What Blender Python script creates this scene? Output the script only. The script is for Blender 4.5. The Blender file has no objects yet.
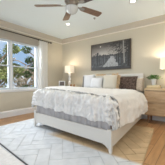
import bpy, bmesh, math, random
from mathutils import Vector, Matrix, noise
C = bpy.context.scene
COL = C.collection
PI = math.pi
random.seed(7)

# ------------------------------------------------------------------ camera
FPX = 147.92
YAW = math.radians(37.254)
cam_d = bpy.data.cameras.new('camera')
cam = bpy.data.objects.new('camera', cam_d); COL.objects.link(cam)
cam.location = (0, 0, 1.02)
cam.rotation_euler = (PI/2, 0, YAW)
cam_d.sensor_width = 36.0
cam_d.lens = FPX/165*36
cam_d.shift_y = -0.003
cam_d.clip_start = .02
C.camera = cam

# ------------------------------------------------------------------ world, light, exposure
W = bpy.data.worlds.new('sky'); C.world = W; W.use_nodes = True
wn = W.node_tree.nodes; wl = W.node_tree.links
bg = wn['Background']
tc = wn.new('ShaderNodeTexCoord'); mp = wn.new('ShaderNodeMapping'); mp.inputs['Scale'].default_value = (1, 1, 2.2)
nz = wn.new('ShaderNodeTexNoise'); nz.inputs['Scale'].default_value = 5; nz.inputs['Detail'].default_value = 5
cr = wn.new('ShaderNodeValToRGB')
cr.color_ramp.elements[0].position = .42; cr.color_ramp.elements[0].color = (.42, .64, .94, 1)
cr.color_ramp.elements[1].position = .60; cr.color_ramp.elements[1].color = (.90, .95, 1, 1)
wl.new(tc.outputs['Generated'], mp.inputs['Vector']); wl.new(mp.outputs[0], nz.inputs['Vector'])
wl.new(nz.outputs[0], cr.inputs[0]); wl.new(cr.outputs[0], bg.inputs['Color'])
bg.inputs['Strength'].default_value = .8

def area(name, loc, target, sx, sy, power, color):
    d = bpy.data.lights.new(name, 'AREA'); d.shape = 'RECTANGLE'; d.size = sx; d.size_y = sy
    d.energy = power; d.color = color
    o = bpy.data.objects.new(name, d); COL.objects.link(o); o.location = loc
    o.rotation_euler = (Vector(target)-Vector(loc)).to_track_quat('-Z', 'Y').to_euler()
    return o
area('daylight_window', (-5.7, 2.2, 2.3), (-2, 2.4, .8), 2.4, 1.8, 270, (.88, .945, 1))
area('fill_behind_camera', (-1.0, -2.6, 1.7), (-2.2, 3, 1.1), 4.5, 2.2, 50, (.90, .96, 1))  # added fill behind the camera, no such source in the room
area('fill_right_warm', (1.3, 1.9, 1.7), (-1.3, 3.0, .3), 1.5, 1.3, 26, (1, .93, .82))  # added warm fill from the right, where the wall has no window
sun_d = bpy.data.lights.new('sun', 'SUN'); sun_d.energy = 4.0; sun_d.angle = .05; sun_d.color = (1, .93, .82)
sun = bpy.data.objects.new('sun', sun_d); COL.objects.link(sun)
sun.rotation_euler = Vector((-.55, .45, -.8)).to_track_quat('-Z', 'Y').to_euler()
C.view_settings.view_transform = 'Standard'; C.view_settings.look = 'None'
C.view_settings.gamma = 1; C.view_settings.use_curve_mapping = False
C.view_settings.exposure = 0.1

# ------------------------------------------------------------------ materials
def mat(name, col, rough=.6, metal=0, spec=.4, bump=0, bscale=60, var=0, vscale=4, emit=None, estr=0, sheen=0, trans=0):
    m = bpy.data.materials.new(name); m.use_nodes = True
    n = m.node_tree.nodes; l = m.node_tree.links; p = n['Principled BSDF']
    p.inputs['Base Color'].default_value = (*col, 1); p.inputs['Roughness'].default_value = rough
    p.inputs['Metallic'].default_value = metal; p.inputs['Specular IOR Level'].default_value = spec
    if trans: p.inputs['Transmission Weight'].default_value = trans
    if sheen: p.inputs['Sheen Weight'].default_value = sheen
    t = n.new('ShaderNodeTexCoord')
    if var:
        a = n.new('ShaderNodeTexNoise'); a.inputs['Scale'].default_value = vscale; a.inputs['Detail'].default_value = 4
        l.new(t.outputs['Object'], a.inputs['Vector'])
        r = n.new('ShaderNodeValToRGB'); r.color_ramp.elements[0].position = .3; r.color_ramp.elements[1].position = .7
        r.color_ramp.elements[0].color = tuple(max(0, c*(1-var)) for c in col)+(1,)
        r.color_ramp.elements[1].color = tuple(min(1, c*(1+var)) for c in col)+(1,)
        l.new(a.outputs[0], r.inputs[0]); l.new(r.outputs[0], p.inputs['Base Color'])
    if bump:
        b = n.new('ShaderNodeTexNoise'); b.inputs['Scale'].default_value = bscale; b.inputs['Detail'].default_value = 3
        l.new(t.outputs['Object'], b.inputs['Vector'])
        q = n.new('ShaderNodeBump'); q.inputs['Strength'].default_value = bump; q.inputs['Distance'].default_value = .01
        l.new(b.outputs[0], q.inputs['Height']); l.new(q.outputs[0], p.inputs['Normal'])
    if emit:
        p.inputs['Emission Color'].default_value = (*emit, 1); p.inputs['Emission Strength'].default_value = estr
    return m

def wood(name, dark, light, scale=(1, 8, 8), rough=.45, rot=0):
    m = bpy.data.materials.new(name); m.use_nodes = True
    n = m.node_tree.nodes; l = m.node_tree.links; p = n['Principled BSDF']; p.inputs['Roughness'].default_value = rough
    t = n.new('ShaderNodeTexCoord'); g = n.new('ShaderNodeMapping'); g.inputs['Scale'].default_value = scale
    g.inputs['Rotation'].default_value = (0, 0, rot)
    a = n.new('ShaderNodeTexNoise'); a.inputs['Scale'].default_value = 4; a.inputs['Detail'].default_value = 6
    r = n.new('ShaderNodeValToRGB'); r.color_ramp.elements[0].position = .32; r.color_ramp.elements[1].position = .68
    r.color_ramp.elements[0].color = (*dark, 1); r.color_ramp.elements[1].color = (*light, 1)
    l.new(t.outputs['Object'], g.inputs[0]); l.new(g.outputs[0], a.inputs['Vector'])
    l.new(a.outputs[0], r.inputs[0]); l.new(r.outputs[0], p.inputs['Base Color'])
    return m

def floor_mat():
    m = bpy.data.materials.new('oak_planks'); m.use_nodes = True
    n = m.node_tree.nodes; l = m.node_tree.links; p = n['Principled BSDF']; p.inputs['Roughness'].default_value = .38
    t = n.new('ShaderNodeTexCoord'); g = n.new('ShaderNodeMapping'); g.inputs['Rotation'].default_value = (0, 0, PI/2)
    b = n.new('ShaderNodeTexBrick'); b.inputs['Scale'].default_value = 1
    b.inputs['Color1'].default_value = (.56, .315, .145, 1); b.inputs['Color2'].default_value = (.45, .24, .105, 1)
    b.inputs['Mortar'].default_value = (.12, .06, .03, 1); b.inputs['Mortar Size'].default_value = .003
    b.inputs['Brick Width'].default_value = 1.3; b.inputs['Row Height'].default_value = .13
    g2 = n.new('ShaderNodeMapping'); g2.inputs['Scale'].default_value = (9, 1, 1)
    a = n.new('ShaderNodeTexNoise'); a.inputs['Scale'].default_value = 3; a.inputs['Detail'].default_value = 6
    r = n.new('ShaderNodeValToRGB'); r.color_ramp.elements[0].color = (.6, .6, .6, 1); r.color_ramp.elements[1].color = (1.25, 1.25, 1.25, 1)
    mx = n.new('ShaderNodeMixRGB'); mx.blend_type = 'MULTIPLY'; mx.inputs[0].default_value = 1
    l.new(t.outputs['Object'], g.inputs[0]); l.new(g.outputs[0], b.inputs['Vector'])
    l.new(t.outputs['Object'], g2.inputs[0]); l.new(g2.outputs[0], a.inputs['Vector']); l.new(a.outputs[0], r.inputs[0])
    l.new(b.outputs[0], mx.inputs[1]); l.new(r.outputs[0], mx.inputs[2]); l.new(mx.outputs[0], p.inputs['Base Color'])
    return m

def vcol_mat(name, rough=.6):
    m = bpy.data.materials.new(name); m.use_nodes = True
    n = m.node_tree.nodes; l = m.node_tree.links; p = n['Principled BSDF']; p.inputs['Roughness'].default_value = rough
    v = n.new('ShaderNodeVertexColor'); v.layer_name = 'Col'; l.new(v.outputs[0], p.inputs['Base Color'])
    return m

def cloth(name, col, tl=.5, mix=.5):
    m = bpy.data.materials.new(name); m.use_nodes = True
    n = m.node_tree.nodes; l = m.node_tree.links
    out = n['Material Output']; n.remove(n['Principled BSDF'])
    d = n.new('ShaderNodeBsdfDiffuse'); d.inputs[0].default_value = (*col, 1)
    t = n.new('ShaderNodeBsdfTranslucent'); t.inputs[0].default_value = (*col, 1)
    x = n.new('ShaderNodeMixShader'); x.inputs[0].default_value = tl
    l.new(d.outputs[0], x.inputs[1]); l.new(t.outputs[0], x.inputs[2]); l.new(x.outputs[0], out.inputs[0])
    return m

M = dict(
    ceiling=mat('ceiling_paint', (.81, .90, .94), .9, bump=.05, bscale=40),
    wall=mat('greige_paint', (.575, .53, .43), .85, bump=.05, bscale=80),
    crown=mat('crown_paint', (.55, .495, .41), .7),
    bead=mat('bead_paint', (.80, .75, .66), .6),
    white=mat('white_trim_paint', (.82, .82, .82), .45),
    floor=floor_mat(),
    bedwhite=mat('white_painted_wood', (.68, .66, .62), .4, bump=.03),
    mattress=mat('tan_mottled_cover', (.50, .40, .31), .9, var=.3, vscale=22, bump=.3, bscale=30),
    skirt=mat('grey_linen', (.44, .425, .43), .9, bump=.3, bscale=80, var=.1, vscale=8),
    coverlet=mat('white_embroidered_cotton', (.77, .77, .765), .9, bump=.7, bscale=38, sheen=.2, var=.07, vscale=17),
    duvet=mat('soft_white_cotton', (.71, .70, .68), .9, bump=.2, bscale=25, sheen=.2),
    pwhite=mat('white_pillow_cotton', (.63, .635, .65), .9, bump=.15, bscale=20),
    pcream=mat('cream_pillow_linen', (.52, .49, .42), .9, bump=.3, bscale=120),
    pgrey=mat('charcoal_pillow_velvet', (.17, .165, .16), .9, bump=.3, bscale=90, sheen=.3),
    pbrown=mat('brown_textured_weave', (.105, .072, .058), .9, bump=.9, bscale=40, var=.75, vscale=28),
    pbeige=mat('beige_knitted_pillow', (.50, .42, .33), .9, bump=.7, bscale=50, var=.2, vscale=35),
    fringe=mat('golden_tan_fringe', (.56, .41, .25), .95, bump=.9, bscale=90, var=.3, vscale=60),
    gold=mat('old_gold_fabric', (.40, .32, .17), .8, bump=.4),
    rug=None, vinyl=mat('cool_white_vinyl', (.62, .66, .70), .5), piping=mat('crease_shade_grey', (.42, .41, .40), .9),  # piping: grey that stands in for crease shade at the duvet edge
    nsw=wood('light_oak_veneer', (.40, .27, .155), (.55, .40, .25), (1.2, 8, 9)),
    nstop=wood('pale_oak_top', (.50, .37, .215), (.62, .48, .30), (1.2, 8, 9)),
    nsdark=mat('dark_reveal', (.07, .05, .04), .7),
    leg=wood('walnut_leg', (.16, .09, .05), (.25, .15, .09), (8, 8, 1)),
    knob=mat('aged_brass', (.55, .42, .22), .35, metal=1),
    bronze=mat('dark_bronze_rod', (.06, .045, .035), .4, metal=.6),
    chrome=mat('brushed_nickel', (.33, .31, .285), .3, metal=1),
    blade=wood('walnut_fan_blade', (.17, .105, .07), (.27, .175, .12), (2, 10, 10), .4),
    bladed=wood('dark_fan_blade', (.07, .055, .055), (.11, .09, .09), (2, 10, 10), .4),
    bowl=mat('frosted_glass_bowl', (.62, .66, .66), .25, spec=.6),
    lens=mat('recessed_lamp_lens', (1, 1, 1), .5, emit=(1, .96, .88), estr=9),
    shade_l=cloth('cream_lamp_shade', (.95, .92, .86), .32),
    lampbase=mat('white_ceramic', (.80, .80, .80), .15, spec=.6),
    lampglass=mat('clear_glass_ball', (.9, .9, .9), .05, trans=.8),
    photo=mat('dark_photo_print', (.12, .10, .09), .4, var=.8, vscale=30),
    pot=mat('white_ceramic_pot', (.74, .75, .76), .35),
    leaf=mat('fresh_green_leaf', (.085, .22, .035), .5, var=.4, vscale=30),
    soil=mat('dark_soil', (.05, .035, .025), .9),
    curtain=cloth('white_sheer_curtain', (.93, .93, .92), .55),
    roman=mat('taupe_linen_shade', (.42, .38, .32), .9, bump=.4, bscale=120),
    frame=mat('bronze_picture_frame', (.10, .07, .045), .4, metal=.3),
    bark=mat('outdoor_bark', (.33, .25, .19), .9, bump=.8, bscale=12, var=.3),
    fol1=mat('outdoor_leaves_dark', (.075, .125, .04), .7, var=.5, vscale=3),
    fol2=mat('outdoor_leaves_olive', (.23, .27, .10), .7, var=.5, vscale=3),
    fol3=mat('outdoor_leaves_rust', (.34, .28, .19), .7, var=.4, vscale=3),
    lawn=mat('outdoor_lawn', (.20, .24, .09), .9, var=.5, vscale=1),
    path=mat('outdoor_pale_paving', (.62, .56, .46), .8, var=.2, vscale=2),
    books1=mat('cream_linen_box', (.66, .56, .36), .7),
    books2=mat('tan_book_cover', (.48, .37, .20), .7),
    brass=mat('polished_amber_glass', (.40, .20, .08), .3, spec=.6),
    grey=mat('matt_grey_metal', (.35, .35, .35), .5),
)
# rug base colour by position: grey-white at the foot of the bed, tan beside and under the bed
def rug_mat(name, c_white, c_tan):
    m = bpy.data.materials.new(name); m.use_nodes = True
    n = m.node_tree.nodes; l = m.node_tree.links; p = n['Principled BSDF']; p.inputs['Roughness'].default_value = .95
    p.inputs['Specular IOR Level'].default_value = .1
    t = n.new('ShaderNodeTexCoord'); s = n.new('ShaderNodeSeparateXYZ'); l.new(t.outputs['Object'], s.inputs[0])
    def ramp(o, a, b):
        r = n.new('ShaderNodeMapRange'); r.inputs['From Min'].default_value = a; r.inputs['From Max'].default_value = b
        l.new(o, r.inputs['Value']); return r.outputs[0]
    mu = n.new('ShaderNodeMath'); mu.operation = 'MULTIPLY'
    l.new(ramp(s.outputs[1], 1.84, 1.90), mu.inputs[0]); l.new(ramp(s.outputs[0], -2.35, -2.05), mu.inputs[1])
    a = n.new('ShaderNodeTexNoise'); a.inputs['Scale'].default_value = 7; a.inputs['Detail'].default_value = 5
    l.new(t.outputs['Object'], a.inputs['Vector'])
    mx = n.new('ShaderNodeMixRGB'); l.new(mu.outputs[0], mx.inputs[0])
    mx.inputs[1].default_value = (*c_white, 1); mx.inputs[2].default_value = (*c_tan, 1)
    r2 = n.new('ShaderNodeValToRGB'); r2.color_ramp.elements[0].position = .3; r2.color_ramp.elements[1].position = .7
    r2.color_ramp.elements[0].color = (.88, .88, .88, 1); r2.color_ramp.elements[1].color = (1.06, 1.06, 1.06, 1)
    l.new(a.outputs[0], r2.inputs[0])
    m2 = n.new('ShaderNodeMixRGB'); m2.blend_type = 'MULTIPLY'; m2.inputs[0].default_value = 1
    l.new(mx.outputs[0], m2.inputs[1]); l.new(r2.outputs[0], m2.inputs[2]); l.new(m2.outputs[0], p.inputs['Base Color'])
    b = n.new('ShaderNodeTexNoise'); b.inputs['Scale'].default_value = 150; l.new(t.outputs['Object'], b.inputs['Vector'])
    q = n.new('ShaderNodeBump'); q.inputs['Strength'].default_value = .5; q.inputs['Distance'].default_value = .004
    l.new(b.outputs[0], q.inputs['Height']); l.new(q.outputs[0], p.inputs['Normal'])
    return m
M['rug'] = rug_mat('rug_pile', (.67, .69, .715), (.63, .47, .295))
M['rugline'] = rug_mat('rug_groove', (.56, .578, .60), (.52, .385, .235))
M['rugdark'] = mat('rug_dark_piping', (.10, .10, .105), .9)
M['rugedge'] = mat('rug_border_yarn', (.74, .72, .71), .95, bump=.6, bscale=60, var=.08, vscale=20)

# ------------------------------------------------------------------ helpers
def obj(name, bm, m, parent=None, smooth=False, label=None, bevel=0):
    me = bpy.data.meshes.new(name)
    bmesh.ops.recalc_face_normals(bm, faces=bm.faces)
    bm.to_mesh(me); bm.free()
    for mm in (m if isinstance(m, (list, tuple)) else [m]): me.materials.append(mm)
    if smooth:
        for p in me.polygons: p.use_smooth = True
    o = bpy.data.objects.new(name, me); COL.objects.link(o)
    if parent: o.parent = parent
    if label: o['label'] = label
    if bevel:
        b = o.modifiers.new('bevel', 'BEVEL'); b.width = bevel; b.segments = 2; b.limit_method = 'ANGLE'
    return o
def thing(name, label, cat, loc=(0, 0, 0), rz=0, group=None):
    o = bpy.data.objects.new(name, None); COL.objects.link(o); o.location = loc; o.rotation_euler = (0, 0, rz)
    o.empty_display_size = .1
    o['label'] = label; o['category'] = cat
    if group: o['group'] = group
    return o
def tag(o, label, cat, group=None, kind=None):
    o['label'] = label; o['category'] = cat
    if group: o['group'] = group
    if kind: o['kind'] = kind
    return o
def struct(name, bm, m, label=None, parent=None, bevel=0):
    o = obj(name, bm, m, parent, bevel=bevel)
    if not parent:
        o['kind'] = 'structure'
        if label: o['label'] = label
    return o
def box(bm, x0, x1, y0, y1, z0, z1, mi=0):
    v = [bm.verts.new(p) for p in [(x0,y0,z0),(x1,y0,z0),(x1,y1,z0),(x0,y1,z0),(x0,y0,z1),(x1,y0,z1),(x1,y1,z1),(x0,y1,z1)]]
    for f in [(0,3,2,1),(4,5,6,7),(0,1,5,4),(1,2,6,5),(2,3,7,6),(3,0,4,7)]:
        fc = bm.faces.new([v[i] for i in f]); fc.material_index = mi
    return bm
def hexa(bm, b, t):
    v = [bm.verts.new(p) for p in list(b)+list(t)]
    for f in [(0,3,2,1),(4,5,6,7),(0,1,5,4),(1,2,6,5),(2,3,7,6),(3,0,4,7)]:
        bm.faces.new([v[i] for i in f])
    return bm
def lathe(bm, prof, n=24, c=(0, 0), cap=True):
    rings = []
    for r, z in prof:
        rings.append([bm.verts.new((c[0]+r*math.cos(2*PI*i/n), c[1]+r*math.sin(2*PI*i/n), z)) for i in range(n)])
    for a, b in zip(rings, rings[1:]):
        for i in range(n): bm.faces.new([a[i], a[(i+1)%n], b[(i+1)%n], b[i]])
    if cap:
        bm.faces.new(rings[0][::-1]); bm.faces.new(rings[-1])
    return bm
def tube(bm, pts, r, n=10):
    pts = [Vector(p) for p in pts]; rs = r if isinstance(r, (list, tuple)) else [r]*len(pts)
    rings = []
    for i, p in enumerate(pts):
        d = (pts[min(i+1, len(pts)-1)]-pts[max(i-1, 0)]).normalized()
        a = d.cross(Vector((0, 0, 1)))
        if a.length < 1e-3: a = Vector((1, 0, 0))
        a.normalize(); b = d.cross(a)
        rings.append([bm.verts.new(p+rs[i]*(a*math.cos(2*PI*k/n)+b*math.sin(2*PI*k/n))) for k in range(n)])
    for a, b in zip(rings, rings[1:]):
        for i in range(n): bm.faces.new([a[i], a[(i+1)%n], b[(i+1)%n], b[i]])
    bm.faces.new(rings[0][::-1]); bm.faces.new(rings[-1])
    return bm
def grid(bm, fn, nu, nv):
    vs = [[bm.verts.new(fn(i/nu, j/nv)) for i in range(nu+1)] for j in range(nv+1)]
    for j in range(nv):
        for i in range(nu): bm.faces.new([vs[j][i], vs[j][i+1], vs[j+1][i+1], vs[j+1][i]])
    return vs
N = bmesh.new

# ------------------------------------------------------------------ room shell
XL, XR, YB, YF, H = -4.323, 1.5, 4.325, -1.6, 2.75
struct('floor', box(N(), XL-.15, XR+.15, YF-1.5, YB+.15, -.1, 0), M['floor'])
struct('ceiling', box(N(), XL-.15, XR+.15, YF, YB+.15, H, H+.1), M['ceiling'])
struct('wall_back', box(N(), XL-.15, XR+.15, YB, YB+.15, 0, H), M['wall'])
struct('wall_right', box(N(), XR, XR+.15, YF, YB, 0, H), M['wall'])
WY0, WY1, WZ0, WZ1 = 1.28, 3.12, .80, 2.25      # window opening in the left wall
b = N()
box(b, XL-.15, XL, YF, WY0, 0, H); box(b, XL-.15, XL, WY1, YB, 0, H)
box(b, XL-.15, XL, WY0, WY1, 0, WZ0); box(b, XL-.15, XL, WY0, WY1, WZ1, H)
struct('wall_left', b, M['wall'])
# crown: painted cove with a pale bead along its lower edge
def prism_y(bm, prof, y0, y1):
    a = [bm.verts.new((x, y0, z)) for x, z in prof]; c = [bm.verts.new((x, y1, z)) for x, z in prof]
    n = len(prof); bm.faces.new(a); bm.faces.new(c[::-1])
    for i in range(n): bm.faces.new([a[i], a[(i+1)%n], c[(i+1)%n], c[i]])
def prism_x(bm, prof, x0, x1):
    a = [bm.verts.new((x0, y, z)) for y, z in prof]; c = [bm.verts.new((x1, y, z)) for y, z in prof]
    n = len(prof); bm.faces.new(a[::-1]); bm.faces.new(c)
    for i in range(n): bm.faces.new([a[i], c[i], c[(i+1)%n], a[(i+1)%n]])
cp = [(0, H), (.035, H), (.03, H-.05), (.018, H-.10), (.012, H-.17), (0, H-.17)]
bp = [(0, H-.165), (.028, H-.165), (.032, H-.178), (.028, H-.192), (0, H-.198)]
b = N(); prism_y(b, [(XL+x, z) for x, z in cp], YF, YB); t1 = struct('trim_1', b, M['crown'])
b = N(); prism_y(b, [(XL+x, z) for x, z in bp], YF, YB); struct('crown_bead', b, M['bead'], parent=t1)
b = N(); prism_x(b, [(YB-x, z) for x, z in cp], XL, XR); t2 = struct('trim_2', b, M['crown'])
b = N(); prism_x(b, [(YB-x, z) for x, z in bp], XL, XR); struct('crown_bead', b, M['bead'], parent=t2)
bb = [(0, 0), (.018, 0), (.018, .15), (.010, .172), (.006, .185), (0, .185)]
b = N(); prism_y(b, [(XL+x, z) for x, z in bb], YF, YB-.018); struct('baseboard_left', b, M['white'])
b = N(); prism_x(b, [(YB-x, z) for x, z in bb], XL, XR); struct('baseboard_back', b, M['white'])
b = N(); prism_y(b, [(XR-x, z) for x, z in bb], YF, YB-.018); struct('baseboard_right', b, M['white'])

# windows: a pair of double-hung sashes
glass = bpy.data.materials.new('window_glass'); glass.use_nodes = True
gn = glass.node_tree.nodes; gl = glass.node_tree.links; gn.remove(gn['Principled BSDF'])
gt = gn.new('ShaderNodeBsdfTransparent'); gg = gn.new('ShaderNodeBsdfGlossy'); gg.inputs['Roughness'].default_value = .02
gx = gn.new('ShaderNodeMixShader'); gx.inputs[0].default_value = .03
gl.new(gt.outputs[0], gx.inputs[1]); gl.new(gg.outputs[0], gx.inputs[2]); gl.new(gx.outputs[0], gn['Material Output'].inputs[0])
def window(name, y0, y1):
    e = bpy.data.objects.new(name, None); COL.objects.link(e); e.location = (XL, (y0+y1)/2, WZ0); e['kind'] = 'structure'
    e.empty_display_size = .1
    h = WZ1-WZ0; w = (y1-y0)/2; f = .022
    b = N(); box(b, -.14, -.0, -w, -w+f, 0, h); box(b, -.14, -.0, w-f, w, 0, h)
    box(b, -.14, -.0, -w+f, w-f, 0, f); box(b, -.14, 0, -w+f, w-f, h-f, h)
    obj('window_frame', b, M['vinyl'], e)
    mid = 1.50-WZ0
    for zz0, zz1, xx in ((f, mid+.016, -.045), (mid-.016, h-f, -.08)):
        s = .032; a = -w+f; c = w-f; b = N()
        box(b, xx, xx+.033, a, a+s, zz0, zz1); box(b, xx, xx+.033, c-s, c, zz0, zz1)
        box(b, xx, xx+.033, a+s, c-s, zz0, zz0+s); box(b, xx, xx+.033, a+s, c-s, zz1-s, zz1)
        so = obj('sash', b, M['vinyl'], e)
        b = N(); box(b, xx+.014, xx+.018, a+s, c-s, zz0+s, zz1-s); obj('pane', b, glass, so)
    return e
window('window_1', WY0, 2.185)
window('window_2', 2.215, WY1)
b = N(); box(b, XL-.14, XL+.004, 2.185, 2.215, WZ0, WZ1)
box(b, XL, XL+.014, WY1, WY1+.05, WZ0, WZ1+.05); box(b, XL, XL+.014, WY0-.05, WY0, WZ0, WZ1+.05)
box(b, XL, XL+.014, WY0, WY1, WZ1, WZ1+.05)
struct('trim_3', b, M['white'])
b = N(); box(b, XL-.002, XL+.05, WY0-.08, WY1+.07, WZ0-.03, WZ0); box(b, XL, XL+.012, WY0-.05, WY1+.05, WZ0-.075, WZ0-.03)
struct('trim_4', b, M['white'], bevel=.004)

# ------------------------------------------------------------------ outdoors
tag(obj('lawn', box(N(), -40, XL-.3, -14, 30, -.75, -.55), M['lawn']), 'patchy green lawn spreading below the window', 'lawn')['kind'] = 'structure'
tag(obj('garden_path', box(N(), -7.9, -6.6, -14, 30, -.55, -.50), M['path']), 'pale sunlit paved strip outside below the window', 'paving')['kind'] = 'structure'
def leaf_cloud(blobs, n, size, m, name, parent, seed):
    rnd = random.Random(seed); b = N()
    tot = sum(r**2 for *_, r in blobs)
    for (cx, cy, cz, r) in blobs:
        for k in range(int(n*r*r/tot)):
            d = Vector((rnd.gauss(0, 1), rnd.gauss(0, 1), rnd.gauss(0, 1))).normalized()*r*rnd.uniform(.55, 1.05)
            d.z *= .7
            c = Vector((cx, cy, cz))+d
            u = Vector((rnd.gauss(0, 1), rnd.gauss(0, 1), rnd.gauss(0, 1))).normalized()
            v = u.cross(Vector((rnd.gauss(0, 1), rnd.gauss(0, 1), rnd.gauss(0, 1)))).normalized()
            s = size*rnd.uniform(.6, 1.3)
            f = b.faces.new([b.verts.new(c-u*s), b.verts.new(c+v*s*.5), b.verts.new(c+u*s), b.verts.new(c-v*s*.5)])
    me_o = obj(name, b, m, parent)
    return me_o
def tree(loc, h, spread, m, label, seed, nleaf=3600, group='trees outside the window', lsz=.12):
    rnd = random.Random(seed)
    e = thing('garden_tree', label, 'tree', loc, 0, group)
    b = N()
    lean = rnd.uniform(-.3, .3)
    top = Vector((lean, rnd.uniform(-.3, .3), h*.62))
    tube(b, [(0, 0, 0), (lean*.3, .1, h*.3), top], [.16, .12, .07], 8)
    blobs = []
    for k in range(20):
        a = 2*PI*k/20*3+rnd.uniform(-.3, .3); t = rnd.uniform(.2, 1)
        s = Vector((lean*t, .05, h*.62*t)); r = spread*rnd.uniform(.5, 1)
        tip = s+Vector((math.cos(a)*r, math.sin(a)*r, rnd.uniform(.0, .45)*h*.6))
        mid = (s+tip)/2+Vector((0, 0, rnd.uniform(-.1, .2)))
        tube(b, [s, mid, tip], [.075, .055, .03], 6)
        blobs.append((*tip, spread*rnd.uniform(.22, .36)))
        if k % 2 == 0: blobs.append((*mid, spread*rnd.uniform(.2, .3)))
    obj('trunk', b, M['bark'], e, smooth=True)
    leaf_cloud(blobs, nleaf, lsz, m, 'foliage', e, seed+50)
    return e
tree((-11.6, 4.9, -.55), 4.8, 1.5, M['fol2'], 'olive green tree seen through the left window sash', 3)
tree((-10.6, 8.3, -.55), 4.9, 1.6, M['fol1'], 'dark green tree seen through the right window sash, brown branches showing', 11)
tree((-15.2, 9.3, -.55), 5.6, 1.9, M['fol3'], 'rust brown leaved tree behind the dark green tree in the right window', 23, 2000)
tree((-16.8, 6.4, -.55), 5.2, 1.7, M['fol1'], 'distant dark tree behind the olive green tree in the left window', 31, 1800)
tree((-16.8, 13.6, -.55), 5.4, 2.0, M['fol2'], 'distant pale olive tree at the right edge of the window view', 37, 1800)
for i, (x, y, r, m, lb) in enumerate([(-8.6, 3.4, .40, 'fol1', 'low dark shrub beyond the paving, leftmost of the shrubs in the window view'),
        (-9.0, 5.6, .42, 'fol2', 'low olive shrub beyond the paving in the middle of the window view'),
        (-8.4, 6.9, .38, 'fol1', 'low dark shrub beyond the paving at the right of the window view')]):
    e = thing('garden_shrub', lb, 'shrub', (x, y, -.55), 0, 'shrubs outside the window')
    b = N(); [tube(b, [(0, 0, 0), (math.cos(a)*.2, math.sin(a)*.2, .4)], .02, 5) for a in (0, 2, 4)]
    obj('stem', b, M['bark'], e)
    leaf_cloud([(0, -.3, .35, r), (0, .35, .4, r), (.1, 0, .55, r*.8)], 700, .09, M[m], 'foliage', e, 80+i)

# ------------------------------------------------------------------ rug (herringbone pile, dark piping, pale border)
RC = [(-3.50, .35), (-.33, .35), (-.70, 3.50), (-3.62, 3.50)]     # border corners
rug = thing('area_rug', 'large pale herringbone rug with dark piping lying under the bed', 'rug', (0, 0, 0))
yl = 1.10; yr = 1.0
def rx(side, y): return (-3.50-.12*(y-.35)/3.15) if side == 0 else (-.33-.37*(y-.35)/3.15)
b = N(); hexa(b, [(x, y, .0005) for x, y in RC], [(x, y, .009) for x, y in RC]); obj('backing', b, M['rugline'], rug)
b = N(); hexa(b, [(rx(0, .36)+.01, .36, .009), (rx(1, .36)-.01, .36, .009), (rx(1, 1)-.01, .93, .009), (rx(0, 1)+.01, 1.13, .009)],
              [(rx(0, .36)+.01, .36, .014), (rx(1, .36)-.01, .36, .014), (rx(1, 1)-.01, .93, .014), (rx(0, 1)+.01, 1.13, .014)])
obj('border', b, M['rugedge'], rug, label='pale plain border of the rug')
b = N(); tube(b, [(rx(0, 1.15), 1.165, .012), (-2.553, 1.110, .012), (-1.653, 1.025, .012), (rx(1, .9), .93, .012)], .009, 6)
obj('piping', b, M['rugdark'], rug, label='dark piping line of the rug')
b = N()
L, Wd, g = .51, .17, .0045
ca, sa = math.cos(PI/4), math.sin(PI/4)
def tile(u0, v0, u1, v1):
    P = [(u0+g, v0+g), (u1-g, v0+g), (u1-g, v1-g), (u0+g, v1-g)]
    P = [(ca*u-sa*v-2.1, sa*u+ca*v+2.1) for u, v in P]
    cxm = sum(p[0] for p in P)/4; cym = sum(p[1] for p in P)/4
    if -3.9 < cxm < -.1 and .7 < cym < 3.8:
        hexa(b, [(x, y, .008) for x, y in P], [(x, y, .014) for x, y in P])
k3 = int(round(L/Wd))
for i in range(-40, 41):
    for j in range(-40, 41):
        # herringbone lattice: cell (i,j) starts a horizontal block if (i-j)%(2k)==0, a vertical one if (i-j)%(2k)==k
        r = (i-j) % (2*k3)
        if r == 0: tile(i*Wd, j*Wd, i*Wd+L, (j+1)*Wd)
        if r == 2*k3-1: tile(i*Wd, j*Wd, (i+1)*Wd, (j+k3)*Wd)
for co, no in [((RC[0][0]+.01, .35, 0), Vector((-3.15, -.12, 0))), ((RC[1][0]-.01, .35, 0), Vector((3.15, .37, 0))),
               ((0, 3.49, 0), Vector((0, 1, 0))), ((-2.553, 1.125, 0), Vector((-.085, -.9, 0)))]:
    bmesh.ops.bisect_plane(b, geom=b.verts[:]+b.edges[:]+b.faces[:], plane_co=co, plane_no=no, clear_outer=True)
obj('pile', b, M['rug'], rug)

# ------------------------------------------------------------------ bed
FL, FR, HR, HL = Vector((-2.93, 2.03)), Vector((-.925, 1.885)), Vector((-1.12, 4.20)), Vector((-3.14, 4.20))
BW, BL = 2.0, 2.27
RT = .014
def Q(X, Y, z):
    s = X/BW; t = Y/BL
    p = (FL*(1-s)+FR*s)*(1-t)+(HL*(1-s)+HR*s)*t
    return (p.x, p.y, z)
bed = thing('bed', 'king bed with white painted frame dressed in white bedding', 'bed', (0, 0, 0))
def qbox(bm, X0, X1, Y0, Y1, z0, z1):
    return hexa(bm, [Q(X0,Y0,z0),Q(X1,Y0,z0),Q(X1,Y1,z0),Q(X0,Y1,z0)], [Q(X0,Y0,z1),Q(X1,Y0,z1),Q(X1,Y1,z1),Q(X0,Y1,z1)])
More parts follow.
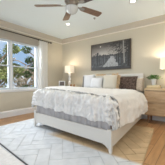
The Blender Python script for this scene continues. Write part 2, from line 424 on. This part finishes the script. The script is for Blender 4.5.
# footboard rail with its lower edge curving down into the legs
b = N(); n = 40; top = []; bot = []
for i in range(n+1):
    X = .06+(BW-.12)*i/n
    e = min(i, n-i)/n*(BW-.12)
    zb = .12-.05*max(0, 1-e/.10)**2
    top.append(X); bot.append(zb)
vs = [[b.verts.new(Q(X, y, z)) for y, z in ((0, zb), (0, .325), (.035, .325), (.035, zb))] for X, zb in zip(top, bot)]
for a, c in zip(vs, vs[1:]):
    for i in range(4): b.faces.new([a[i], a[(i+1)%4], c[(i+1)%4], c[i]])
b.faces.new(vs[0]); b.faces.new(vs[-1][::-1])
obj('footboard', b, M['bedwhite'], bed, bevel=.004)
def leg(X, Y, h, xo):
    b = N(); w = .07; z = [RT, .09, .30, h]; s = [.55, .75, 1, 1]
    rings = []
    for zz, k in zip(z, s):
        x0 = X if xo < 0 else X+w*(1-k)*0
        a0, a1 = (X, X+w*k) if xo < 0 else (X+w*(1-k), X+w)
        rings.append([b.verts.new(Q(a0, Y, zz)), b.verts.new(Q(a1, Y, zz)), b.verts.new(Q(a1, Y+w*k, zz)), b.verts.new(Q(a0, Y+w*k, zz))])
    for a, c in zip(rings, rings[1:]):
        for i in range(4): b.faces.new([a[i], a[(i+1)%4], c[(i+1)%4], c[i]])
    b.faces.new(rings[0][::-1]); b.faces.new(rings[-1])
    obj('leg', b, M['bedwhite'], bed, bevel=.004)
leg(0, -.01, .375, -1); leg(BW-.07, -.01, .345, 1)
for X0, X1 in ((.0, .03), (BW-.03, BW)):
    obj('side_rail', qbox(N(), X0, X1, .06, BL-.02, .10, .325), M['bedwhite'], bed, bevel=.004)
# headboard: two posts, top rail and an inset panel
hb = obj('headboard', qbox(N(), .07, BW-.07, BL-.015, BL+.01, .25, 1.19), M['bedwhite'], bed)
obj('top_rail', qbox(N(), -.0, BW, BL-.045, BL+.03, 1.185, 1.255), M['bedwhite'], hb, bevel=.004)
for X0 in (0, BW-.075):
    obj('post', qbox(N(), X0, X0+.075, BL-.035, BL+.03, .02, 1.185), M['bedwhite'], hb, bevel=.004)
obj('mattress', qbox(N(), .04, BW-.04, .07, BL-.05, .30, .74), M['mattress'], bed, bevel=.05, label='tan mottled mattress cover')

# gathered grey skirt between rail and bedding
def skirt_pt(u, v):
    X = .045+(BW-.09)*u
    w = .012*math.sin(X*38+2*math.sin(X*7))+.006*math.sin(X*91)
    return Q(X, .052+w*(1-.3*v), .29+.33*v)
b = N(); grid(b, skirt_pt, 220, 6)
o = obj('bed_skirt', b, M['skirt'], bed, smooth=True, label='gathered grey fabric between footboard and coverlet')
s = o.modifiers.new('s', 'SOLIDIFY'); s.thickness = .012; s.offset = -1

# bedding: sheets draped over the rounded edges
def drape(p, q, W0, r, topz, hem, flare, Ymin, puff):
    """p across, q along (negative past the foot); returns local X, Y, z"""
    ox = max(-(p), p-BW, 0); sx = -1 if p < 0 else 1
    oy = max(Ymin-q, 0)
    e = max(ox, oy, .85*math.hypot(ox, oy))
    X = min(max(p, 0), BW); Y = max(q, Ymin)
    if e > 0:
        L_ = math.hypot(ox, oy); dx = ox/L_*sx; dy = -oy/L_
        a = PI/2*r
        if e < a: hd = r*math.sin(e/r); z = -r*(1-math.cos(e/r))
        else: hd = r+flare*(e-a); z = -r-(e-a)
        X += dx*hd; Y += dy*hd
    else: z = 0
    return X, Y, z, e
R1 = .11
def topz(X, Y):
    t = max(0, min(1, X/BW))
    z = .845-.055*t
    z += .018*math.sin(X*2.3+.5)*math.sin(Y*2.1+.3)
    return z
def fbm(x, y, s, seed=0):
    return noise.fractal(Vector((x*s, y*s, seed*7.1)), 1.0, 2.0, 4)
def ridge(x, y, s, seed):
    return 1-abs(noise.noise(Vector((x*s, y*s, seed*3.3))))*2
def bed_sheet(u, v, p0, p1, q0, q1, amp, seed, lift, pucker, hemdrop, Ymin=.10, inset=.10):
    p = p0+(p1-p0)*u; q = q0+(q1-q0)*v
    # shrink the plan so the bent cloth lands on the bed's edge
    pp = (p-inset)
    X, Y, z, e = drape_in(p, q, inset, Ymin)
    Z = topz(X, Y)+lift+z
    w = amp*fbm(p, q, 3.2, seed)+pucker*(ridge(p*1.0, q*.45, 15, seed)-.5)+pucker*.6*fbm(p, q, 14, seed+3)
    f = min(1, e/.15)
    along = p if (q < Ymin and not (p < inset or p > BW-inset)) else q
    fold = f*(.020 if seed == 2 else .012)*math.sin(along*17+1.7*math.sin(along*5+seed))
    if q < Ymin and (p < inset or p > BW-inset): fold *= .3; w *= .5
    nx = ny = 0
    if p < inset: nx = -1
    if p > BW-inset: nx = 1
    if q < Ymin: ny = -1
    X += nx*(f*w+fold)
    Y += ny*(f*w+fold)
    Z += (1-f)*w+lift*0
    g_ = min(1, e/.30)
    if p < inset: X -= .11*g_
    if p > BW-inset:
        k = max(0, min(1, (q-.05)/1.1)); X += (.02+.13*k*k*(3-2*k))*g_
    fine = f*.012*math.sin(along*64+3*math.sin(along*9+seed)+2*e)*(1 if seed == 2 else .35)
    X += nx*fine; Y += ny*fine
    X += nx*f*lift; Y += ny*f*lift
    return Q(X, Y, Z)
def drape_in(p, q, inset, Ymin):
    x0, x1 = inset, BW-inset
    ox = max(x0-p, p-x1, 0); sx = -1 if p < x0 else 1
    oy = max(Ymin-q, 0)
    X = min(max(p, x0), x1); Y = max(q, Ymin); z = 0
    e = max(ox, oy, .80*math.hypot(ox, oy))
    if e > 0:
        L_ = math.hypot(ox, oy); dx = ox/L_*sx; dy = -oy/L_
        a = PI/2*R1
        if e < a: hd = R1*math.sin(e/R1); z = -R1*(1-math.cos(e/R1))
        else: hd = R1+.06*(e-a); z = -R1-(e-a)
        X += dx*hd; Y += dy*hd
    return X, Y, z, e
# coverlet: wraps the foot and shows a band on top; hem near z=.50 at the foot
FD = .355
def cov(u, v):
    p = -.36+(BW+.36+.39)*u
    hemwave = .012*math.sin(u*40)
    q0 = -.315+hemwave
    q1 = .42
    q = q0+(q1-q0)*v
    return bed_sheet(u, v, -.36, BW+.39, q0, q1, .016, 2, .0, .034, 0)
b = N(); grid(b, cov, 260, 60)
o = obj('coverlet', b, M['coverlet'], bed, smooth=True, label='white puckered embroidered coverlet hanging over the foot')
s = o.modifiers.new('s', 'SOLIDIFY'); s.thickness = .016; s.offset = -1
# duvet: plain, puffier, from its rounded front edge to the pillows
def duv(u, v):
    p0, p1 = -.30, BW+.40+.02*math.sin(v*9)
    q0 = .20+.06*math.sin(u*5); q1 = 1.70
    pz = math.sin(min(1, v*9)*PI/2)*.035*(1-max(0, (v-.92)/.08)**2)+.016*(1-v)
    return bed_sheet(u, v, p0, p1, q0, q1, .016, 9, pz, .007, 0)
b = N(); grid(b, duv, 220, 160)
o = obj('duvet', b, M['duvet'], bed, smooth=True, label='plain puffy off white duvet covering the middle of the bed')
s = o.modifiers.new('s', 'SOLIDIFY'); s.thickness = .02; s.offset = -1
b = N()
pts = []
for i in range(161):
    u = .02+.96*i/160
    P = Vector(duv(u, 0)); P2 = Vector(duv(u, .02)); d = (P-P2).normalized()
    pts.append(P+d*.006+Vector((0, 0, .006)))
tube(b, pts, .009, 6)  # thin grey tube draws the dark crease shade along the duvet's front edge
obj('duvet_crease_shade', b, M['piping'], bed, smooth=True, label='grey line added for the crease shade along the duvet edge')
# top sheet by the pillows
def sht(u, v):
    p = -.16+(BW+.34)*u; q = 1.60+.57*v
    X, Y, z, e = drape_in(p, q, .09, .1)
    return Q(X, Y, .765+z+.006*fbm(p, q, 6, 5))
b = N(); grid(b, sht, 80, 20)
o = obj('sheet', b, M['pwhite'], bed, smooth=True)
s = o.modifiers.new('s', 'SOLIDIFY'); s.thickness = .012; s.offset = -1

# ------------------------------------------------------------------ pillows
def pillow(name, loc, w, h, T, lean, rz, m, label, seed, flange=0, roll=0):
    e = thing(name, label, 'pillow', loc, rz, 'pillows on the bed')
    Mx = Matrix.Rotation(-lean, 4, 'X') @ Matrix.Rotation(roll, 4, 'Y')
    b = N(); nn = 30
    for sgn in (1, -1):
        def fn(i, j):
            u = i*2-1; v = j*2-1
            k = max(0, (1-abs(u)**3.2))*max(0, (1-abs(v)**3.2))
            t = T/2*k**.42
            x = u*w/2*(1-.07*(1-abs(v)**2)*abs(u)**6*0-.05*(1-v*v)*abs(u)); z = v*h/2*(1-.05*(1-u*u)*abs(v))
            t += .009*k**.5*noise.noise(Vector((x*7+seed, z*7, sgn)))
            return Mx @ Vector((x, -sgn*t, z+h/2))
        grid(b, fn, nn, nn)
    bmesh.ops.remove_doubles(b, verts=b.verts, dist=.0004)
    obj('pillow_body', b, m, e, smooth=True)
    return e, Mx
def fringe(e, Mx, side_pts, m, seed):
    rnd = random.Random(seed); b = N()
    for (x0, z0, x1, z1, nx, nz_, n_) in side_pts:
        for k in range(n_):
            t = k/(n_-1)
            x = x0+(x1-x0)*t; z = z0+(z1-z0)*t; l_ = rnd.uniform(.035, .06)
            p0 = Mx @ Vector((x-nx*.01, rnd.uniform(-.008, .008), z-nz_*.01))
            p1 = Mx @ Vector((x+nx*l_+rnd.uniform(-.008, .008), rnd.uniform(-.015, .015), z+nz_*l_+rnd.uniform(-.008, .008)))
            tube(b, [p0, (p0+p1)/2+Vector((0, 0, rnd.uniform(-.005, .005))), p1], [.006, .008, .006], 5)
    obj('fringe', b, m, e, label='golden tan fringe')
BT = .80
# back row
pillow('euro_pillow', (-2.84, 4.04, BT-.02), .52, .45, .13, .16, 0, M['pgrey'], 'charcoal square pillow at the far left behind the white pillows', 1)
pillow('euro_pillow', (-1.49, 3.96, BT-.03), .55, .42, .15, .22, 0, M['pbrown'], 'dark brown textured pillow against the headboard at right', 2)
pillow('knit_pillow', (-1.165, 4.00, BT-.03), .20, .36, .14, .14, -.25, M['pbeige'], 'small beige knitted pillow tucked beside the right bedpost', 3)
# white pair, gold-edged cream pillow between them and the big cream one
pillow('bed_pillow', (-2.66, 3.84, BT), .38, .46, .16, .16, .12, M['pwhite'], 'taller white pillow in front of the charcoal pillow', 4, roll=-.05)
e, Mx = pillow('throw_pillow', (-2.31, 3.90, BT), .36, .43, .14, .14, .05, M['pcream'], 'small cream pillow with tan fringe behind the lower white pillow', 7)
fringe(e, Mx, [(.165, .03, .175, .40, 1, 0, 26), (-.15, .405, .17, .41, 0, 1.1, 50)], M['fringe'], 3)
pillow('bed_pillow', (-2.32, 3.70, BT+.01), .40, .355, .17, .26, -.05, M['pwhite'], 'lower white pillow leaning in front between white and cream pillows', 5)
e, Mx = pillow('throw_pillow', (-1.885, 3.70, BT), .42, .43, .18, .22, .06, M['pcream'], 'large cream throw pillow with golden tan fringe on its right edge', 8)
fringe(e, Mx, [(.18, .03, .20, .41, 1.7, 0, 70), (.04, .42, .22, .435, 0, .9, 24)], M['fringe'], 4)

# ------------------------------------------------------------------ nightstands
def nightstand(x0, x1, y0, y1, label):
    e = thing('nightstand', label, 'nightstand', ((x0+x1)/2, (y0+y1)/2, 0), 0, 'pair of oak nightstands')
    w = (x1-x0)/2; d = (y1-y0)/2
    obj('cabinet_body', box(N(), -w, w, -d+.02, d, .20, .80), M['nsw'], e, bevel=.004)
    obj('top', box(N(), -w-.005, w+.005, -d, d, .812, .862), M['nstop'], e, bevel=.004)
    obj('shadow_gap', box(N(), -w+.015, w-.015, -d+.03, d, .80, .812), M['nsdark'], e)
    for k in range(2):
        z0 = .225+.285*k
        dr = obj('drawer', box(N(), -w+.025, w-.025, -d+.004, -d+.022, z0, z0+.27), M['nsw'], e, bevel=.003)
        for kx in (-w*.45, w*.45):
            b = N(); tube(b, [(kx, -d+.004, z0+.14), (kx, -d-.008, z0+.14), (kx, -d-.012, z0+.14), (kx, -d-.022, z0+.14)], [.006, .006, .013, .012], 12)
            obj('knob', b, M['knob'], dr)
    for sx in (-1, 1):
        for sy in (-1, 1):
            cx, cy = sx*(w-.09), sy*(d-.06)
            b = N(); hexa(b, [(cx-.016, cy-.016, 0), (cx+.016, cy-.016, 0), (cx+.016, cy+.016, 0), (cx-.016, cy+.016, 0)],
                          [(cx-.026, cy-.026, .20), (cx+.026, cy-.026, .20), (cx+.026, cy+.026, .20), (cx-.026, cy+.026, .20)])
            obj('leg', b, M['leg'], e)
    return e
nightstand(-1.015, -.18, 3.88, 4.29, 'light oak nightstand right of the bed holding the potted plant')
nightstand(-4.14, -3.26, 3.78, 4.20, 'oak nightstand left of the bed with the photo frame on top')
NT = .862

# ------------------------------------------------------------------ lamps
def lamp(x, y, hs, zs0, zs1, label, power):
    e = thing('table_lamp', label, 'lamp', (x, y, NT), 0, 'table lamps on the nightstands')
    b = N(); lathe(b, [(.001, 0), (.065, 0), (.065, .018), (.02, .025), (.018, .05)], 24, cap=False); obj('base', b, M['lampbase'], e, smooth=True)
    z = .05; top = zs0-NT
    nb = 3; hgt = (top-.05)/nb
    b = N(); prof = []
    for k in range(nb):
        R_ = [.060, .050, .042][k]
        for t in range(9):
            a = PI*t/8; prof.append((.014+(R_-.014)*math.sin(a), z+hgt*(1-math.cos(a))/2+.0001*t))
        z += hgt
    lathe(b, prof, 24); obj('stem', b, M['lampbase'], e, smooth=True, label='stacked white ball stem')
    b = N(); lathe(b, [(.006, top-.01), (.006, top+.13)], 8); obj('rod', b, M['knob'], e)
    # square shade, slightly tapered, hollow
    z0, z1 = zs0-NT, zs1-NT; k = .94; t = .003
    b = N()
    for (s_, zz) in ((0, 0),):
        O0 = [(-hs, -hs, z0), (hs, -hs, z0), (hs, hs, z0), (-hs, hs, z0)]; O1 = [(x_*k, y_*k, z1) for x_, y_, _ in O0]
        h2 = hs-t; I0 = [(-h2, -h2, z0), (h2, -h2, z0), (h2, h2, z0), (-h2, h2, z0)]; I1 = [(x_*k, y_*k, z1) for x_, y_, _ in I0]
        V = [[b.verts.new(p) for p in r] for r in (O0, O1, I1, I0)]
        for a in range(4):
            c = V[a]; d = V[(a+1) % 4]
            for i in range(4): b.faces.new([c[i], c[(i+1)%4], d[(i+1)%4], d[i]])
    obj('shade', b, M['shade_l'], e, label='cream fabric box shade, lit')
    b = N(); lathe(b, [(.001, z0+.05), (.012, z0+.05), (.014, z0+.08), (.027, z0+.11), (.022, z0+.14), (.001, z0+.155)], 16, cap=False)
    bulb = obj('bulb', b, M['bulb'], e, smooth=True)
    ld = bpy.data.lights.new('lamp_light', 'POINT'); ld.energy = power; ld.color = (1, .84, .64); ld.shadow_soft_size = .05
    lo = bpy.data.objects.new('lamp_light', ld); COL.objects.link(lo); lo.parent = e; lo.location = (0, 0, z1-.035)
    return e
M['bulb'] = mat('warm_bulb', (1, .9, .7), .5, emit=(1, .84, .62), estr=12)
lamp(-3.66, 4.03, .13, 1.355, 1.61, 'lit table lamp with cream box shade on the left nightstand', 11)
lamp(-.515, 4.08, .155, 1.335, 1.625, 'lit table lamp with cream shade at the right edge of the photo', 15)

# photo frame on the left nightstand
e = thing('photo_frame', 'small white photo frame standing on the left nightstand', 'photo frame', (-3.90, 3.88, NT), .55)
b = N(); fw, fh, ft = .115, .20, .028
for (a0, a1, c0, c1) in ((-fw, fw, 0, ft), (-fw, fw, fh-ft, fh), (-fw, -fw+ft, ft, fh-ft), (fw-ft, fw, ft, fh-ft)):
    box(b, a0, a1, -.012, .008, c0, c1)
obj('frame', b, M['white'], e); obj('print', box(N(), -fw+ft, fw-ft, -.003, .004, ft, fh-ft), M['photo'], e)
b = N(); hexa(b, [(-.02, .06, 0), (.02, .06, 0), (.02, .066, 0), (-.02, .066, 0)], [(-.02, .008, .14), (.02, .008, .14), (.02, .013, .14), (-.02, .013, .14)]); obj('stand', b, M['white'], e)
# small brown trinkets by the lamp
for i, (x, y, r, lb) in enumerate([(-3.47, 3.90, .038, 'small amber votive jar right of the left lamp'), (-3.38, 3.96, .032, 'smaller amber votive jar beside the bed pillows')]):
    b = N(); lathe(b, [(r*.8, 0), (r, .01), (r, .06), (r*.85, .075), (r*.8, .075), (r*.8, .012)], 18); o = tag(obj('votive_jar', b, M['brass'], smooth=True), lb, 'jar', 'votive jars'); o.location = (x, y, NT)

# ------------------------------------------------------------------ potted plant on a box and a book
e = thing('decorative_book', 'tan book under the cream box on the right nightstand', 'book', (-.83, 4.08, NT), .05)
obj('cover', box(N(), -.16, .16, -.10, .10, 0, .024), M['books2'], e, bevel=.003); obj('pages', box(N(), -.157, .162, -.097, .097, .004, .020), M['pcream'], e)
o = tag(obj('keepsake_box', box(N(), -.15, .15, -.095, .095, 0, .052), M['books1'], bevel=.005), 'flat cream box under the potted plant on the right nightstand', 'box')
o.location = (-.83, 4.08, NT+.0245); o.rotation_euler.z = -.03
pz = NT+.077
e = thing('potted_plant', 'small leafy green plant in a white pot on the right nightstand', 'plant', (-.83, 4.08, pz))
b = N(); lathe(b, [(.038, 0), (.044, .005), (.056, .14), (.056, .155), (.050, .155), (.046, .125), (.001, .125)], 28); obj('pot', b, M['pot'], e, smooth=True)
b = N(); lathe(b, [(.047, .12), (.047, .135)], 20); obj('soil', b, M['soil'], e)
b = N(); rnd = random.Random(5)
for k in range(210):
    a = rnd.uniform(0, 2*PI); el = rnd.uniform(.1, 1.4); r = rnd.uniform(.05, .13)
    base = Vector((math.cos(a)*.03, math.sin(a)*.03, .15)); d = Vector((math.cos(a)*math.cos(el)*1.15, math.sin(a)*math.cos(el)*1.15, math.sin(el)*.8))
    tip = base+d*r; side = d.cross(Vector((0, 0, 1))).normalized() if abs(d.z) < .99 else Vector((1, 0, 0)); s_ = rnd.uniform(.012, .022)
    tip2 = tip+d*.045+Vector((0, 0, -.02*math.cos(el)))
    mid = (tip+tip2)/2+Vector((0, 0, .006))
    b.faces.new([b.verts.new(tip), b.verts.new(mid+side*s_), b.verts.new(tip2), b.verts.new(mid-side*s_)])
    if k % 4 == 0: tube(b, [base, tip], .0018, 4)
obj('foliage', b, M['leaf'], e)

# ------------------------------------------------------------------ framed pier photograph
PX0, PX1, PZ0, PZ1 = -2.885, -1.487, 1.412, 2.297
e = thing('framed_picture', 'large framed black and white picture of a pier path between trees', 'picture', ((PX0+PX1)/2, YB-.001, PZ0))
w = (PX1-PX0)/2; h = PZ1-PZ0; f = .018
b = N()
for (a0, a1, c0, c1) in ((-w, w, 0, f), (-w, w, h-f, h), (-w, -w+f, f, h-f), (w-f, w, f, h-f)): box(b, a0, a1, -.04, 0, c0, c1)
obj('frame', b, M['frame'], e)
def art(u, v):
    n1 = noise.fractal(Vector((u*9, v*9, 0)), 1, 2, 5); n2 = noise.noise(Vector((u*50, v*40, 4)))
    n3 = noise.noise(Vector((u*28, v*22, 9)))
    glow = math.exp(-((u-.42)**2/.20+(v-.56)**2/.06))
    c = .13+.36*glow-.22*max(0, v-.66)+.03*n1
    col = [c*1.03, c*.95, c*.87]
    hor = .50
    if v < hor: c = .10+.07*n1+.05*n3; col = [c*.9, c, c*1.1]
    if hor-.03 < v < hor+.06+.05*noise.noise(Vector((u*22, 0, 1))): c = .08+.04*n3; col = [c, c, c*1.05]
    if .08 < v < hor-.01+.02*n3:                      # pale boarded path running to the horizon
        t = (v-.08)/(hor-.09)
        le = .28+.26*t**.8+.035*n3; ri = .76-.15*t**.7+.025*n3
        if le < u < ri: c = .33+.12*t+.16*n3+.10*n2; col = [c*.97, c, c*1.03]
    for pu, ph, pw, pb in ((.03, .50, .014, .15), (.075, .60, .018, .12), (.13, .64, .016, .12), (.18, .68, .020, .14), (.24, .60, .016, .15), (.30, .57, .013, .17), (.35, .59, .016, .20), (.41, .55, .010, .26), (.45, .53, .008, .32),
                           (.68, .56, .010, .28), (.73, .58, .013, .20), (.79, .60, .015, .14)):
        if abs(u-pu) < pw and pb < v < ph+.01*n2: c = .03+.02*n2; col = [c, c*1.1, c*1.25]
    if v < .10+.03*n1: c = .05+.03*n2; col = [c*.95, c, c*1.08]
    tr = abs(noise.noise(Vector((u*12, v*15, 8))))+.5*abs(noise.noise(Vector((u*34, v*38, 2))))
    reach = (u-.40)*1.3+(v-.60)*.9
    if v > .42 and u > .42 and tr < min(.36, .04+.42*reach): c = .04+.03*n2; col = [c*1.05, c, c*.95]
    if u > .78 and v < .5 and n3 < .15: c = .06+.04*n2; col = [c, c, c]
    if abs(u-(.87-.03*v)) < .014 and v > .2: col = [.30, .29, .27]
    if abs(u-(.955+.02*v)) < .024 and v > .08: col = [.035, .032, .03]
    if (u-.26)**2+((v-.90)*.63)**2 < .016**2: col = [.75, .72, .66]
    return [max(.01, min(1, q)) for q in col]
b = N(); NU, NV = 150, 96
vs = grid(b, lambda u, v: (-w+f+(2*w-2*f)*u, -.026, f+(h-2*f)*v), NU, NV)
lay = b.loops.layers.float_color.new('Col')
for fc in b.faces:
    for lp in fc.loops:
        co = lp.vert.co; lp[lay] = (*art((co.x+w-f)/(2*w-2*f), (co.z-f)/(h-2*f)), 1)
box(b, -w+f, w-f, -.0255, -.004, f, h-f, 1)
obj('print', b, [vcol_mat('pier_photo_print', .5), M['frame']], e)

# ------------------------------------------------------------------ curtain, rod, roman shade
rodx = -4.205; rz0, rz1 = 2.475, 2.45
e = thing('curtain_rod', 'dark bronze curtain rod across the top of the window', 'curtain rod', (0, 0, 0))
b = N(); tube(b, [(rodx, .6, rz0), (rodx, 3.58, rz1)], .016, 10); obj('rod', b, M['bronze'], e, smooth=True)
b = N(); tube(b, [(rodx, 3.58, rz1), (rodx, 3.60, rz1), (rodx, 3.63, rz1), (rodx, 3.65, rz1)], [.014, .028, .026, .008], 12); obj('finial', b, M['bronze'], e, smooth=True)
for y in (3.10, 3.54):
    b = N(); box(b, XL+.0, XL+.01, y-.015, y+.015, rz1-.05, rz1+.03); tube(b, [(XL+.005, y, rz1-.01), (rodx-.012, y, rz1-.01)], .007, 8); obj('bracket', b, M['bronze'], e)
e = thing('curtain', 'white sheer curtain panel hanging right of the window', 'curtain', (0, 0, 0))
def cur(u, v):
    y = 3.10+.36*u; z = .02+(2.44-.02)*v
    a = .030*math.sin(u*2*PI*4.5)+.008*math.sin(u*31+v*3)
    return (rodx+a*(.7+.3*(1-v)), y+.008*math.sin(u*2*PI*5.5+1), z)
b = N(); grid(b, cur, 132, 24)
o = obj('panel', b, M['curtain'], e, smooth=True)
for k in range(6):
    y = 3.09+.08*k
    b = N(); R_ = .024
    tube(b, [(rodx+R_*math.cos(t*PI/6), y+.001*t, rz1+.0-.004+R_*math.sin(t*PI/6)) for t in range(13)], .0035, 6)
    obj('ring', b, M['bronze'], e)
e = thing('roman_shade', 'folded taupe linen roman shade at the top of the window', 'window shade', (XL, 2.1, 2.24))
for k in range(3):
    obj('fold', box(N(), .018, .055+.008*(2-k), -.95, 1.02, .0+.075*k, .078+.075*k), M['roman'], e, bevel=.012)

# ------------------------------------------------------------------ ceiling fan
FX, FY = -1.715, 1.95
e = thing('ceiling_fan', 'five blade wooden ceiling fan with frosted glass bowl', 'ceiling fan', (FX, FY, 2.36))
b = N(); lathe(b, [(.075, H-2.36), (.07, H-2.36-.03), (.03, H-2.36-.07), (.02, H-2.36-.075)], 24); obj('canopy', b, M['chrome'], e, smooth=True)
b = N(); lathe(b, [(.012, .12), (.012, .36)], 12); obj('downrod', b, M['chrome'], e, smooth=True)
b = N(); lathe(b, [(.03, .16), (.09, .145), (.125, .11), (.13, .06), (.11, .03), (.10, .02), (.10, -.015), (.07, -.03)], 28); obj('motor_housing', b, M['chrome'], e, smooth=True, label='brushed nickel motor housing')
b = N(); lathe(b, [(.105, -.03), (.108, -.05), (.10, -.09), (.075, -.125), (.04, -.145), (.002, -.15)], 28); obj('glass_bowl', b, M['bowl'], e, smooth=True, label='frosted glass light bowl')
for k in range(5):
    a = math.radians(143.5-72*k)
    R3 = Matrix.Rotation(a, 4, 'Z') @ Matrix.Rotation(math.radians(-14), 4, 'X')
    b = N(); pts = []
    out = [(.19, .045), (.24, .058), (.45, .066), (.62, .070), (.645, .060), (.655, .03)]
    loop = [(x, y) for x, y in out]+[(x, -y) for x, y in reversed(out)]
    t_ = [b.verts.new(R3 @ Vector((x, y, .007))) for x, y in loop]; u_ = [b.verts.new(R3 @ Vector((x, y, -.0))) for x, y in loop]
    b.faces.new(t_); b.faces.new(u_[::-1])
    for i in range(len(loop)): b.faces.new([t_[i], u_[i], u_[(i+1)%len(loop)], t_[(i+1)%len(loop)]])
    bl = obj('blade', b, M['blade'] if k != 2 else M['bladed'], e)
    b = N(); P = [(.09, .018), (.15, .014), (.19, .035), (.25, .03), (.27, .0), (.25, -.03), (.19, -.035), (.15, -.014), (.09, -.018)]
    t_ = [b.verts.new(R3 @ Vector((x, y, -.001))) for x, y in P]; u_ = [b.verts.new(R3 @ Vector((x, y, -.008))) for x, y in P]
    b.faces.new(t_); b.faces.new(u_[::-1])
    for i in range(len(P)): b.faces.new([t_[i], u_[i], u_[(i+1)%len(P)], t_[(i+1)%len(P)]])
    obj('blade_iron', b, M['chrome'], bl)
for dx, dy in ((.06, -.10), (-.04, -.11)):
    b = N(); tube(b, [(dx, dy, -.02), (dx, dy, -.19)], .002, 5); tube(b, [(dx, dy, -.19), (dx, dy, -.22)], [.005, .007], 8); obj('pull_chain', b, M['chrome'], e)

# recessed lights and sprinkler
for x, y, lb in ((-3.015, 3.25, 'recessed ceiling light beside the fan blade tip'), (-1.054, 3.168, 'recessed ceiling light at the top edge right of the fan')):
    e = thing('recessed_light', lb, 'ceiling light', (x, y, H), 0, 'recessed ceiling lights')
    b = N(); lathe(b, [(.048, -.001), (.07, -.001), (.07, -.006), (.048, -.008), (.048, -.001)], 28, cap=False); obj('trim_ring', b, M['white'], e, smooth=True)
    b = N(); lathe(b, [(.001, -.0035), (.048, -.0035), (.048, -.001), (.001, -.001)], 28, cap=False); obj('lens', b, M['lens'], e)
    ld = bpy.data.lights.new('downlight', 'SPOT'); ld.energy = 42; ld.color = (1, .9, .76); ld.spot_size = 2.2; ld.spot_blend = .8; ld.shadow_soft_size = .06
    lo = bpy.data.objects.new('downlight', ld); COL.objects.link(lo); lo.parent = e; lo.location = (0, 0, -.02)
b = N(); lathe(b, [(.001, 0), (.035, 0), (.033, -.008), (.012, -.012), (.010, -.035), (.02, -.038), (.001, -.04)], 20, cap=False)
o = tag(obj('ceiling_sprinkler', b, M['grey'], smooth=True), 'small grey sprinkler head on the ceiling above the picture', 'sprinkler'); o.location = (-2.162, 3.379, H)
